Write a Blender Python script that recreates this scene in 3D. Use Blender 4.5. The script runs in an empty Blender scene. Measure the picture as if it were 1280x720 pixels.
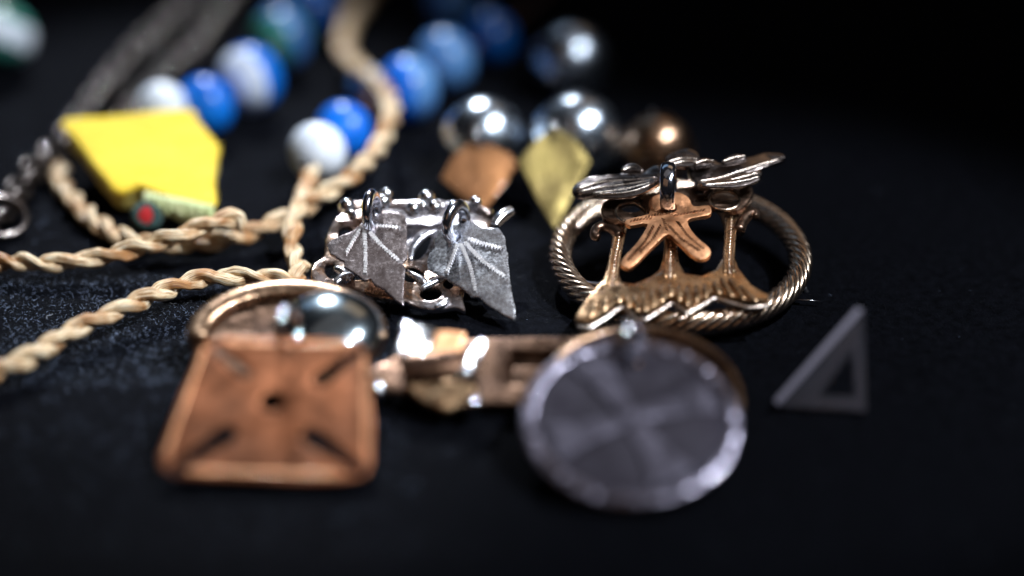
import bpy, bmesh, math, random
import numpy as np
from mathutils import Vector, Matrix, noise

random.seed(7)
rng = np.random.default_rng(7)
R = math.radians
S = 0.01                      # all modelling below is in centimetres; the scene is in metres
scene = bpy.context.scene
col = scene.collection

# ------------------------------------------------------------------ camera
PITCH, DIST, FPX = 28.0, 37.0, 2997.0          # degrees down, cm to the look-at point, focal length in px of a 1280 wide frame
CAM = Vector((0, -DIST * math.cos(R(PITCH)), DIST * math.sin(R(PITCH))))
RX = Vector((1, 0, 0))
FW = (-CAM).normalized()
UP = RX.cross(FW)
cd = bpy.data.cameras.new('camera')
cd.sensor_width = 36.0
cd.lens = 36.0 * FPX / 1280.0
cd.clip_start, cd.clip_end = 0.01, 20.0
cam = bpy.data.objects.new('camera', cd)
col.objects.link(cam)
cam.matrix_world = Matrix((
    (RX.x, UP.x, -FW.x, CAM.x * S), (RX.y, UP.y, -FW.y, CAM.y * S),
    (RX.z, UP.z, -FW.z, CAM.z * S), (0, 0, 0, 1)))
scene.camera = cam


def ray(px, py):
    return (RX * ((px - 640) / FPX) + UP * ((360 - py) / FPX) + FW)


def G(px, py, z=0.0):
    """the point at height z (cm) on the table that is seen at this place of the picture"""
    d = ray(px, py)
    return CAM + d * ((z - CAM.z) / d.z)


cd.dof.use_dof = True
cd.dof.focus_distance = (G(640, 388) - CAM).dot(FW) * S
cd.dof.aperture_fstop = 3.4
cd.dof.aperture_blades = 0

# ------------------------------------------------------------------ world and lamps
world = bpy.data.worlds.new('World')
scene.world = world
world.use_nodes = True
bg = world.node_tree.nodes['Background']
bg.inputs['Color'].default_value = (0.9, 0.85, 1.0, 1)
bg.inputs['Strength'].default_value = 0.010


def lamp(name, kind, loc, aim, watts, colour, **kw):
    ld = bpy.data.lights.new(name, kind)
    ld.energy = watts
    ld.color = colour
    for k, v in kw.items():
        setattr(ld, k, v)
    o = bpy.data.objects.new(name, ld)
    col.objects.link(o)
    o.location = Vector(loc) * S
    o.rotation_euler = (Vector(aim) - Vector(loc)).to_track_quat('-Z', 'Y').to_euler()
    return o


# display-case spots: a strong one above the left half, a second one beside it
lamp('key_spot', 'SPOT', (27, -22, 55), G(270, 255), 20, (0.88, 0.94, 1.0),
     spot_size=R(14), spot_blend=0.5, shadow_soft_size=0.012)
lamp('back_spot', 'SPOT', (-10, 56, 46), G(190, 290), 27, (0.88, 0.94, 1.0),
     spot_size=R(12), spot_blend=0.4, shadow_soft_size=0.010)
lamp('second_spot', 'SPOT', (34, -4, 52), G(830, 400), 14, (0.88, 0.93, 1.0),
     spot_size=R(17.5), spot_blend=0.6, shadow_soft_size=0.008)
# the dim warm room behind the photographer, the pale ceiling above and the cool glow of the case behind
lamp('room_light', 'AREA', (-25, -60, 70), (0, 0, 0), 0.16, (1.0, 0.54, 0.28), shape='RECTANGLE', size=0.6, size_y=0.5)
lamp('ceiling_light', 'AREA', (-4, 4, 80), (0, 0, 0), 0.105, (1.0, 0.88, 0.84), shape='RECTANGLE', size=0.62, size_y=0.4)
lamp('case_light', 'AREA', (-18, 75, 60), (0, 0, 0), 0.24, (0.46, 0.70, 1.0), shape='RECTANGLE', size=0.5, size_y=0.3)
lamp('warm_fill_light', 'AREA', (24, 54, 60), (2, 0, 0), 0.14, (1.0, 0.66, 0.40), shape='RECTANGLE', size=0.34, size_y=0.28)  # added warm fill, gives the brooch something golden to reflect

scene.view_settings.view_transform = 'Standard'
scene.view_settings.look = 'None'
scene.view_settings.exposure = 0.0
scene.view_settings.gamma = 1.0
scene.render.engine = 'CYCLES'
scene.cycles.use_denoising = True
scene.cycles.max_bounces = 8
scene.cycles.sample_clamp_indirect = 4.0


# ------------------------------------------------------------------ materials
def mat(name, base, metallic=0.0, rough=0.5, **kw):
    m = bpy.data.materials.new(name)
    m.use_nodes = True
    b = m.node_tree.nodes['Principled BSDF']
    b.inputs['Base Color'].default_value = (*base, 1)
    b.inputs['Metallic'].default_value = metallic
    b.inputs['Roughness'].default_value = rough
    for k, v in kw.items():
        b.inputs[k].default_value = v
    return m


def nodes(m):
    nt = m.node_tree
    return nt, nt.nodes, nt.links, nt.nodes['Principled BSDF']


def coord_noise(m, scale, detail=4, coord='Object', stretch=(1, 1, 1), rough=0.6):
    nt, N, L, b = nodes(m)
    tc = N.new('ShaderNodeTexCoord')
    mp = N.new('ShaderNodeMapping')
    mp.inputs['Scale'].default_value = stretch
    nz = N.new('ShaderNodeTexNoise')
    nz.inputs['Scale'].default_value = scale
    nz.inputs['Detail'].default_value = detail
    nz.inputs['Roughness'].default_value = rough
    L.new(tc.outputs[coord], mp.inputs['Vector'])
    L.new(mp.outputs['Vector'], nz.inputs['Vector'])
    return nz


def ramp(m, src, stops):
    nt, N, L, b = nodes(m)
    r = N.new('ShaderNodeValToRGB')
    e = r.color_ramp.elements
    while len(e) < len(stops):
        e.new(0.5)
    for el, (p, c) in zip(e, stops):
        el.position = p
        el.color = (*c, 1) if len(c) == 3 else c
    L.new(src, r.inputs['Fac'])
    return r


def bump(m, src, strength, dist, prev=None):
    nt, N, L, b = nodes(m)
    bp = N.new('ShaderNodeBump')
    bp.inputs['Strength'].default_value = strength
    bp.inputs['Distance'].default_value = dist * S
    L.new(src, bp.inputs['Height'])
    if prev:
        L.new(prev.outputs['Normal'], bp.inputs['Normal'])
    L.new(bp.outputs['Normal'], b.inputs['Normal'])
    return bp


def metal(name, c0, c1, r0, r1, patina=None, scale=180, bump_s=0.25, coat=0.25):
    """worn hand-made metal: blotchy colour, uneven polish, pits and scratches"""
    m = mat(name, c0, 1.0, r0)
    nt, N, L, b = nodes(m)
    n1 = coord_noise(m, scale, 6)
    stops = [(0.32, c1), (0.58, c0)]
    if patina:
        stops = [(0.30, patina), (0.42, c1), (0.60, c0)]
    rc = ramp(m, n1.outputs['Fac'], stops)
    L.new(rc.outputs['Color'], b.inputs['Base Color'])
    n2 = coord_noise(m, scale * 3.2, 5)
    rr = ramp(m, n2.outputs['Fac'], [(0.3, (r0,) * 3), (0.7, (r1,) * 3)])
    L.new(rr.outputs['Color'], b.inputs['Roughness'])
    b.inputs['Coat Weight'].default_value = coat
    b.inputs['Coat Roughness'].default_value = 0.05
    n3 = coord_noise(m, 1500, 4, stretch=(1, 0.25, 1))
    b1 = bump(m, n3.outputs['Fac'], bump_s, 0.012)
    n4 = coord_noise(m, 330, 3)
    bump(m, n4.outputs['Fac'], bump_s, 0.05, b1)
    return m


M = {}
M['silver'] = metal('tarnished_silver', (0.86, 0.88, 0.94), (0.70, 0.71, 0.77), 0.20, 0.34, (0.54, 0.54, 0.60), scale=620, bump_s=0.2)
M['silver_brown'] = metal('brown_toned_silver', (0.60, 0.53, 0.54), (0.50, 0.43, 0.43), 0.18, 0.32, (0.40, 0.34, 0.34), scale=620, bump_s=0.2)
M['silver_bright'] = metal('bright_silver', (0.82, 0.83, 0.86), (0.62, 0.63, 0.68), 0.10, 0.22, bump_s=0.12)
M['silver_ring'] = metal('steel_blue_silver', (0.62, 0.65, 0.74), (0.44, 0.45, 0.52), 0.10, 0.2, bump_s=0.1)
M['vein'] = metal('polished_vein', (0.98, 0.97, 0.97), (0.88, 0.86, 0.87), 0.38, 0.58, bump_s=0.1, coat=0.5)
M['bronze'] = metal('golden_bronze', (0.80, 0.54, 0.32), (0.58, 0.36, 0.20), 0.20, 0.38, (0.28, 0.17, 0.11), coat=0.5)
M['bronze_brown'] = metal('brown_bronze', (0.42, 0.27, 0.17), (0.27, 0.16, 0.10), 0.20, 0.38, (0.12, 0.08, 0.07), coat=0.5)
M['mixed'] = metal('silver_and_bronze', (0.50, 0.47, 0.50), (0.44, 0.28, 0.18), 0.18, 0.34, (0.20, 0.13, 0.10), scale=75, bump_s=0.5, coat=0.5)
M['bronze_dark'] = metal('dark_bronze', (0.30, 0.195, 0.14), (0.15, 0.09, 0.065), 0.22, 0.4)
M['copper'] = metal('warm_copper', (0.90, 0.47, 0.25), (0.74, 0.35, 0.17), 0.32, 0.5, bump_s=0.4)
M['copper_matte'] = metal('matte_copper', (0.76, 0.29, 0.14), (0.48, 0.215, 0.125), 0.26, 0.44, scale=110, bump_s=0.22, coat=0.5)
M['gunmetal'] = metal('gunmetal', (0.085, 0.070, 0.066), (0.045, 0.037, 0.037), 0.2, 0.4, coat=1.0)
M['rope_metal'] = metal('twisted_wire_bronze', (0.80, 0.64, 0.50), (0.56, 0.40, 0.29), 0.16, 0.30, coat=0.5)
M['disc_silver'] = metal('frosted_silver', (0.30, 0.28, 0.36), (0.18, 0.17, 0.225), 0.22, 0.42, scale=130, bump_s=0.5, coat=0.7)
M['disc_dark'] = metal('blackened_silver', (0.075, 0.07, 0.09), (0.045, 0.04, 0.055), 0.42, 0.6, scale=120)
M['disc_mid'] = metal('dull_silver', (0.16, 0.15, 0.195), (0.10, 0.095, 0.125), 0.38, 0.55, scale=160, bump_s=0.5)
M['brass_olive'] = metal('olive_brass', (0.34, 0.265, 0.095), (0.20, 0.15, 0.06), 0.42, 0.6, scale=110, bump_s=0.4)
M['bell'] = metal('polished_bell_silver', (0.50, 0.57, 0.66), (0.30, 0.35, 0.42), 0.18, 0.34, scale=130, bump_s=0.3, coat=0.9)
M['dome'] = metal('grey_blue_dome', (0.36, 0.43, 0.47), (0.26, 0.31, 0.35), 0.14, 0.22, scale=90, bump_s=0.06, coat=0.6)
M['wing'] = metal('grey_bronze', (0.24, 0.205, 0.195), (0.14, 0.115, 0.11), 0.16, 0.30, scale=250, coat=0.5)
M['ridge'] = metal('highlight_ridge', (0.78, 0.68, 0.60), (0.52, 0.42, 0.36), 0.2, 0.34, scale=250)  # paler metal stands in for highlights on the zigzag edge and fronds
M['copper_brown'] = metal('brown_copper', (0.25, 0.115, 0.05), (0.15, 0.07, 0.035), 0.42, 0.6, scale=110, bump_s=0.4)
M['clasp'] = metal('dark_brown_bronze', (0.17, 0.095, 0.06), (0.09, 0.05, 0.035), 0.22, 0.4, coat=0.4)
M['glint'] = metal('beaten_silver', (0.86, 0.88, 0.92), (0.72, 0.75, 0.80), 0.07, 0.2, scale=260, bump_s=0.35, coat=0.8)
M['groove'] = metal('engraved_groove', (0.22, 0.10, 0.05), (0.12, 0.06, 0.03), 0.4, 0.6)


def make_cloth():
    m = mat('black_felt', (0.009, 0.010, 0.013), 0, 0.95)
    nt, N, L, b = nodes(m)
    n = coord_noise(m, 700, 6)
    r = ramp(m, n.outputs['Fac'], [(0.3, (0.0015, 0.0017, 0.0025)), (0.7, (0.0050, 0.0057, 0.0088))])
    L.new(r.outputs['Color'], b.inputs['Base Color'])
    n2 = coord_noise(m, 2200, 4)
    bump(m, n2.outputs['Fac'], 0.9, 0.05)
    b.inputs['Specular IOR Level'].default_value = 0.03
    return m


M['cloth'] = make_cloth()
M['fibre'] = mat('felt_fibre', (0.007, 0.009, 0.015), 0, 0.5, **{'Specular IOR Level': 0.15})
M['fibre_glint'] = mat('glinting_felt_fibre', (0.36, 0.45, 0.66), 0, 0.4, **{'Specular IOR Level': 0.4})  # pale colour stands in for light sparkling on the fuzz
M['lint'] = mat('pale_lint', (0.30, 0.32, 0.37), 0, 0.6)


def make_straw():
    m = mat('twisted_straw', (0.6, 0.45, 0.28), 0, 0.32)
    nt, N, L, b = nodes(m)
    n = coord_noise(m, 3.0, 6, 'UV', (1.0, 14, 1))
    r = ramp(m, n.outputs['Fac'], [(0.35, (0.10, 0.04, 0.016)), (0.43, (0.50, 0.29, 0.13)),
                                   (0.50, (0.80, 0.58, 0.33)), (0.60, (0.97, 0.89, 0.69))])
    n3 = coord_noise(m, 1.1, 3, 'UV', (1.2, 0.3, 1))
    r3 = ramp(m, n3.outputs['Fac'], [(0.40, (0.55, 0.34, 0.19)), (0.53, (1.0, 1.0, 1.0))])
    mx = N.new('ShaderNodeMix')
    mx.data_type = 'RGBA'
    mx.blend_type = 'MULTIPLY'
    mx.inputs[0].default_value = 1.0
    L.new(r.outputs['Color'], mx.inputs[6])
    L.new(r3.outputs['Color'], mx.inputs[7])
    L.new(mx.outputs[2], b.inputs['Base Color'])
    n2 = coord_noise(m, 3.0, 5, 'UV', (1.0, 30, 1))
    bump(m, n2.outputs['Fac'], 0.6, 0.03)
    return m


M['straw'] = make_straw()


def felt(name, c0, c1):
    m = mat(name, c0, 0, 0.9)
    nt, N, L, b = nodes(m)
    n = coord_noise(m, 420, 6)
    r = ramp(m, n.outputs['Fac'], [(0.3, c1), (0.7, c0)])
    L.new(r.outputs['Color'], b.inputs['Base Color'])
    n2 = coord_noise(m, 1300, 4)
    bump(m, n2.outputs['Fac'], 0.8, 0.05)
    b.inputs['Sheen Weight'].default_value = 0.15
    return m


M['yellow'] = felt('yellow_felt', (0.92, 0.68, 0.045), (0.82, 0.58, 0.03))
M['olive'] = felt('shaded_yellow_felt', (0.44, 0.34, 0.06), (0.30, 0.23, 0.05))  # yellow darkened to olive: shade painted into the sides of the patch
M['fringe'] = felt('pale_green_thread', (0.74, 0.78, 0.46), (0.52, 0.62, 0.28))
M['red'] = felt('red_thread', (0.42, 0.006, 0.01), (0.30, 0.005, 0.008))
M['teal'] = felt('dark_teal_thread', (0.012, 0.06, 0.055), (0.008, 0.035, 0.035))


def glaze(name, c0, c1, lo=0.4, hi=0.6, scale=120):
    m = mat(name, c0, 0, 0.32)
    nt, N, L, b = nodes(m)
    n = coord_noise(m, scale, 3)
    r = ramp(m, n.outputs['Fac'], [(lo, c1), (hi, c0)])
    L.new(r.outputs['Color'], b.inputs['Base Color'])
    n2 = coord_noise(m, 500, 3)
    bump(m, n2.outputs['Fac'], 0.15, 0.03)
    return m


M['b_white'] = glaze('white_glaze', (0.84, 0.90, 0.98), (0.70, 0.77, 0.90))
M['b_blue'] = glaze('cobalt_glaze', (0.005, 0.20, 0.80), (0.003, 0.11, 0.58))
M['b_navy'] = glaze('deep_blue_glaze', (0.005, 0.09, 0.34), (0.003, 0.05, 0.22))
M['b_green'] = glaze('sea_green_glaze', (0.05, 0.24, 0.20), (0.02, 0.13, 0.08))
M['b_pale'] = glaze('pale_blue_glaze', (0.11, 0.27, 0.54), (0.04, 0.13, 0.38))
M['b_brown'] = glaze('brown_spacer', (0.20, 0.10, 0.085), (0.12, 0.06, 0.05))
M['acrylic'] = mat('clear_acrylic', (0.86, 0.85, 0.98), 0, 0.14, **{'Transmission Weight': 0.95, 'IOR': 1.49})
M['acrylic_edge'] = mat('frosted_acrylic_edge', (0.66, 0.64, 0.80), 0, 0.35, **{'Transmission Weight': 0.35, 'IOR': 1.49})


# ------------------------------------------------------------------ mesh helpers (centimetres in, metres out)
def thing(name, loc, label, cat, group=None):
    o = bpy.data.objects.new(name, None)
    o.empty_display_size = 0.005
    o.location = Vector(loc) * S
    o['label'], o['category'] = label, cat
    if group:
        o['group'] = group
    col.objects.link(o)
    o['o'] = tuple(loc)
    return o


def org(p):
    while p is not None and 'o' not in p:
        p = p.parent
    return Vector(p['o']) if p is not None else Vector((0, 0, 0))


def build(name, vf, material, parent=None, smooth=40, uv=None, label=None):
    """one mesh object from world-space centimetres"""
    verts, faces = vf[0], vf[1]
    o0 = org(parent)
    me = bpy.data.meshes.new(name)
    me.from_pydata([tuple((Vector(v) - o0) * S) for v in verts], [], faces)
    if len(vf) > 2 and vf[2] is not None:
        ul = me.uv_layers.new(name='UVMap')
        for lp in me.loops:
            ul.data[lp.index].uv = vf[2][lp.vertex_index]
    me.materials.append(material)
    if smooth:
        me.shade_smooth()
        if smooth < 180:
            me.set_sharp_from_angle(angle=R(min(smooth, 24)))
    o = bpy.data.objects.new(name, me)
    col.objects.link(o)
    if parent is not None:
        o.parent = parent
        if 'o' not in parent and parent.type == 'MESH':
            pass
    if label:
        o['label'] = label
    return o


def cat_rom(pts, n=8, closed=False):
    P = [Vector(p) for p in pts]
    out = []
    m = len(P)
    rngi = range(m if closed else m - 1)
    for i in rngi:
        p0 = P[(i - 1) % m] if closed or i > 0 else P[i] * 2 - P[i + 1]
        p1, p2 = P[i], P[(i + 1) % m]
        p3 = P[(i + 2) % m] if closed or i + 2 < m else P[i + 1] * 2 - P[i]
        for k in range(n):
            t = k / n
            out.append(0.5 * ((2 * p1) + (p2 - p0) * t + (2 * p0 - 5 * p1 + 4 * p2 - p3) * t * t
                              + (3 * p1 - p0 - 3 * p2 + p3) * t ** 3))
    if not closed:
        out.append(P[-1])
    return out


def resample(pts, step):
    P = [Vector(p) for p in pts]
    out, acc = [P[0]], 0.0
    for a, b in zip(P[:-1], P[1:]):
        d = (b - a).length
        if d < 1e-9:
            continue
        t = step - acc
        while t <= d:
            out.append(a + (b - a) * (t / d))
            t += step
        acc = d - (t - step)
    return out


def frames(P, closed=False):
    n = len(P)
    T = []
    for i in range(n):
        a = P[(i - 1) % n] if closed or i > 0 else P[i]
        b = P[(i + 1) % n] if closed or i < n - 1 else P[i]
        T.append((b - a).normalized())
    ref = Vector((0, 0, 1)) if abs(T[0].z) < 0.9 else Vector((1, 0, 0))
    nrm = (ref - T[0] * ref.dot(T[0])).normalized()
    F = []
    for i in range(n):
        nrm = (nrm - T[i] * nrm.dot(T[i])).normalized()
        F.append((T[i], nrm, T[i].cross(nrm)))
    return F


def tube(P, rad, seg=10, closed=False, flat=1.0, lobes=0, lobe_amp=0.0, lobe_tw=0.0, cap=True):
    P = [Vector(p) for p in P]
    F = frames(P, closed)
    V, Fc, UV = [], [], []
    n = len(P)
    s = 0.0
    for i in range(n):
        if i:
            s += (P[i] - P[i - 1]).length
        r = rad(i / max(1, n - 1)) if callable(rad) else rad
        for k in range(seg):
            a = 2 * math.pi * k / seg
            rr = r * (1 + lobe_amp * math.cos(lobes * (a + lobe_tw * s))) if lobes else r
            V.append(P[i] + F[i][1] * (math.cos(a) * rr * flat) + F[i][2] * (math.sin(a) * rr))
            UV.append((s, min(k, seg - k) / seg))
    for i in range(n if closed else n - 1):
        j = (i + 1) % n
        for k in range(seg):
            l = (k + 1) % seg
            Fc.append((i * seg + k, i * seg + l, j * seg + l, j * seg + k))
    if cap and not closed:
        Fc.append(tuple(range(seg))[::-1])
        Fc.append(tuple((n - 1) * seg + k for k in range(seg)))
    return V, Fc, UV


def merge(parts):
    V, F = [], []
    for p in parts:
        b = len(V)
        V += list(p[0])
        F += [tuple(i + b for i in f) for f in p[1]]
    return V, F


def ball(c, r, seg=20, rings=12, sc=(1, 1, 1), axis=None):
    c = Vector(c)
    q = Vector((0, 0, 1)).rotation_difference(Vector(axis).normalized()) if axis is not None else None
    V, F = [], []
    for i in range(rings + 1):
        th = math.pi * i / rings
        for k in range(seg):
            a = 2 * math.pi * k / seg
            v = Vector((math.sin(th) * math.cos(a) * r * sc[0], math.sin(th) * math.sin(a) * r * sc[1], math.cos(th) * r * sc[2]))
            V.append(c + (q @ v if q else v))
    for i in range(rings):
        for k in range(seg):
            l = (k + 1) % seg
            F.append((i * seg + k, (i + 1) * seg + k, (i + 1) * seg + l, i * seg + l))
    return weld((V, F))


def weld(vf, d=1e-5):
    bm = bmesh.new()
    vs = [bm.verts.new(v) for v in vf[0]]
    for f in vf[1]:
        try:
            bm.faces.new([vs[i] for i in f])
        except ValueError:
            pass
    bmesh.ops.remove_doubles(bm, verts=bm.verts, dist=d)
    bmesh.ops.recalc_face_normals(bm, faces=bm.faces)
    bm.verts.index_update()
    out = ([v.co.copy() for v in bm.verts], [tuple(v.index for v in f.verts) for f in bm.faces])
    bm.free()
    return out


def lathe(profile, c, axis, seg=32):
    """profile: (radius, along) pairs"""
    c = Vector(c)
    q = Vector((0, 0, 1)).rotation_difference(Vector(axis).normalized())
    V, F = [], []
    for r, h in profile:
        for k in range(seg):
            a = 2 * math.pi * k / seg
            V.append(c + q @ Vector((r * math.cos(a), r * math.sin(a), h)))
    for i in range(len(profile) - 1):
        for k in range(seg):
            l = (k + 1) % seg
            F.append((i * seg + k, i * seg + l, (i + 1) * seg + l, (i + 1) * seg + k))
    return weld((V, F))


def ring_path(c, r, axis, n=40, sq=1.0, updir=None):
    axis = Vector(axis).normalized()
    u = Vector(updir) if updir is not None else Vector((0, 0, 1))
    u = (u - axis * u.dot(axis)).normalized()
    v = axis.cross(u)
    return [Vector(c) + u * (math.cos(2 * math.pi * k / n) * r * sq) + v * (math.sin(2 * math.pi * k / n) * r) for k in range(n)]


class Plane:
    """a real tilted plane standing on the table: trace() brings outlines onto it"""
    def __init__(self, p, tilt, yaw=0.0, roll=0.0):
        self.p = Vector(p)
        self.ang = (tilt, yaw, roll)
        m = Matrix.Rotation(R(yaw), 3, 'Z') @ Matrix.Rotation(R(tilt), 3, 'X') @ Matrix.Rotation(R(roll), 3, 'Y')
        self.u, self.v, self.n = m @ Vector((1, 0, 0)), m @ Vector((0, 1, 0)), m @ Vector((0, 0, 1))

    def hit(self, px, py, h=0.0):
        d = ray(px, py)
        return CAM + d * (((self.p + self.n * h) - CAM).dot(self.n) / d.dot(self.n))

    def uv(self, px, py, h=0.0):
        q = self.hit(px, py, h) - self.p
        return Vector((q.dot(self.u), q.dot(self.v)))

    def w(self, x, y, z=0.0):
        return self.p + self.u * x + self.v * y + self.n * z


def outline2curve(cu, pts):
    sp = cu.splines.new('POLY')
    sp.points.add(len(pts) - 1)
    for q, p in zip(sp.points, pts):
        q.co = (p[0], p[1], 0, 1)
    sp.use_cyclic_u = True


def plate(pl, outline, holes=(), thick=0.08, bev=0.02, cut=0.0, wob=0.0, bend=None, seed=0, wscale=1.2):
    """flat piece with holes and rounded edges lying on plane pl (2-D outlines in plane cm); its underside is on the plane"""
    for h in holes:
        for p in h:
            dm = min((p - Vector(q)).length for q in outline)
            if dm < bev * 1.5:
                print('PLATE hole near edge', seed, dm)
    cu = bpy.data.curves.new('t', 'CURVE')
    cu.dimensions = '2D'
    cu.fill_mode = 'BOTH'
    cu.extrude = max(0.0005, thick / 2 - bev)
    cu.bevel_depth = bev
    cu.bevel_resolution = 2
    cu.offset = -bev
    outline2curve(cu, outline)
    for h in holes:
        outline2curve(cu, h)
    ob = bpy.data.objects.new('t', cu)
    col.objects.link(ob)
    dg = bpy.context.evaluated_depsgraph_get()
    me = bpy.data.meshes.new_from_object(ob.evaluated_get(dg))
    bpy.data.objects.remove(ob)
    bpy.data.curves.remove(cu)
    bm = bmesh.new()
    bm.from_mesh(me)
    bpy.data.meshes.remove(me)
    bmesh.ops.remove_doubles(bm, verts=bm.verts, dist=1e-4)
    if cut:
        xs = [v.co.x for v in bm.verts]
        ys = [v.co.y for v in bm.verts]
        for lo, hi, ax in ((min(xs), max(xs), 0), (min(ys), max(ys), 1)):
            t = lo + cut
            while t < hi:
                co, no = Vector((0, 0, 0)), Vector((0, 0, 0))
                co[ax], no[ax] = t, 1
                bmesh.ops.bisect_plane(bm, geom=bm.verts[:] + bm.edges[:] + bm.faces[:], dist=1e-5, plane_co=co, plane_no=no)
                t += cut
    bmesh.ops.recalc_face_normals(bm, faces=bm.faces)
    V = []
    for v in bm.verts:
        x, y, z = v.co
        z += thick / 2
        if wob:
            z += wob * noise.noise(Vector((x * wscale + seed * 7.3, y * wscale, seed * 3.1)))
            z += wob * 0.35 * noise.noise(Vector((x * wscale * 3 + seed, y * wscale * 3, 5 + seed)))
        if bend:
            z += bend(x, y)
        V.append(pl.w(x, y, z))
    bm.verts.index_update()
    F = [tuple(v.index for v in f.verts) for f in bm.faces]
    bm.free()
    return V, F


def surf_h(wob, seed, wscale=1.2, bend=None):
    def f(x, y):
        z = wob * noise.noise(Vector((x * wscale + seed * 7.3, y * wscale, seed * 3.1)))
        z += wob * 0.35 * noise.noise(Vector((x * wscale * 3 + seed, y * wscale * 3, 5 + seed)))
        if bend:
            z += bend(x, y)
        return z
    return f


def ell(c, rx, ry, ang=0.0, n=24):
    ca, sa = math.cos(ang), math.sin(ang)
    return [Vector((c[0] + rx * math.cos(t) * ca - ry * math.sin(t) * sa, c[1] + rx * math.cos(t) * sa + ry * math.sin(t) * ca))
            for t in (2 * math.pi * k / n for k in range(n))]


def smooth2(pts, n=4):
    return [Vector((p.x, p.y)) for p in cat_rom([Vector((p[0], p[1], 0)) for p in pts], n, True)]


def zoomer(x0, y0, k):
    return lambda X, Y: (x0 + X / k, y0 + Y / k)


# ------------------------------------------------------------------ the cloth
def cloth_z(x, y):
    z = 0.05 * noise.noise(Vector((x * 0.22, y * 0.22, 1.7))) + 0.02 * noise.noise(Vector((x * 0.8, y * 0.8, 4.2)))
    return z - 0.03


def make_cloth_mesh():
    # fine near the jewellery, coarse further out
    def axis(a, b, fine0, fine1, f, c):
        t, out = a, []
        while t < b:
            out.append(t)
            t += f if fine0 <= t < fine1 else c
        out.append(b)
        return out
    X = axis(-150, 150, -14, 14, 0.18, 4.0)
    Y = axis(-60, 220, -12, 18, 0.18, 4.0)
    V = [(x, y, cloth_z(x, y)) for y in Y for x in X]
    nx = len(X)
    F = [(j * nx + i, j * nx + i + 1, (j + 1) * nx + i + 1, (j + 1) * nx + i) for j in range(len(Y) - 1) for i in range(nx - 1)]
    o = build('table_cloth', (V, F), M['cloth'], None, 180)
    o['kind'] = 'structure'
    o['label'] = 'black felt cloth spread under all the jewellery'
    return o


make_cloth_mesh()


def make_fibres(n=70000):
    px = rng.uniform(-60, 1340, n)
    py = rng.uniform(120, 700, n)
    k = n * 2 // 5                    # extra fibres on the lit patch at the front left, for its sparkle
    px[:k] = rng.uniform(-40, 480, k)
    py[:k] = rng.uniform(340, 480, k)
    V = np.zeros((n, 9, 3))
    for i in range(n):
        g = G(px[i], py[i])
        a = rng.uniform(0, 2 * math.pi)
        L = rng.uniform(0.02, 0.075)
        base = Vector((g.x, g.y, cloth_z(g.x, g.y) - 0.004))
        d = Vector((math.cos(a), math.sin(a), rng.uniform(0.1, 1.1))).normalized()
        cu = Vector((rng.normal(), rng.normal(), rng.normal() * 0.5 - 0.4)) * 0.4
        side = d.cross(Vector((0, 0, 1))).normalized()
        up = side.cross(d)
        r = rng.uniform(0.0016, 0.0034)
        for k, t in enumerate((0, 0.5, 1.0)):
            c = base + d * (L * t) + cu * (L * t * t)
            rr = r * (1 - 0.6 * t)
            V[i, k * 3] = c + side * rr
            V[i, k * 3 + 1] = c - side * rr * 0.5 + up * rr * 0.87
            V[i, k * 3 + 2] = c - side * rr * 0.5 - up * rr * 0.87
    q = []
    for k in range(2):
        for a in range(3):
            b = (a + 1) % 3
            q.append((k * 3 + a, k * 3 + b, k * 3 + 3 + b, k * 3 + 3 + a))
    q = np.array(q)
    Fc = (q[None] + (np.arange(n) * 9)[:, None, None]).reshape(-1, 4)
    me = bpy.data.meshes.new('cloth_fibres')
    me.vertices.add(n * 9)
    me.vertices.foreach_set('co', (V * S).reshape(-1))
    me.loops.add(Fc.size)
    me.loops.foreach_set('vertex_index', Fc.reshape(-1).astype(np.int32))
    me.polygons.add(len(Fc))
    me.polygons.foreach_set('loop_start', (np.arange(len(Fc)) * 4).astype(np.int32))
    me.polygons.foreach_set('loop_total', np.full(len(Fc), 4, np.int32))
    me.update(calc_edges=True)
    me.materials.append(M['fibre'])
    me.materials.append(M['fibre_glint'])
    me.polygons.foreach_set('material_index', np.repeat((rng.uniform(0, 1, n) < np.where(px < 520, 0.16, 0.004)).astype(np.int32), 6))  # pale sparkle fibres go into the lit left part, almost none elsewhere
    o = bpy.data.objects.new('cloth_fibres', me)
    col.objects.link(o)
    o['kind'] = 'stuff'
    o['label'] = 'short dark blue fuzz standing up from the black cloth'
    o['category'] = 'fuzz'


make_fibres()


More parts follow.
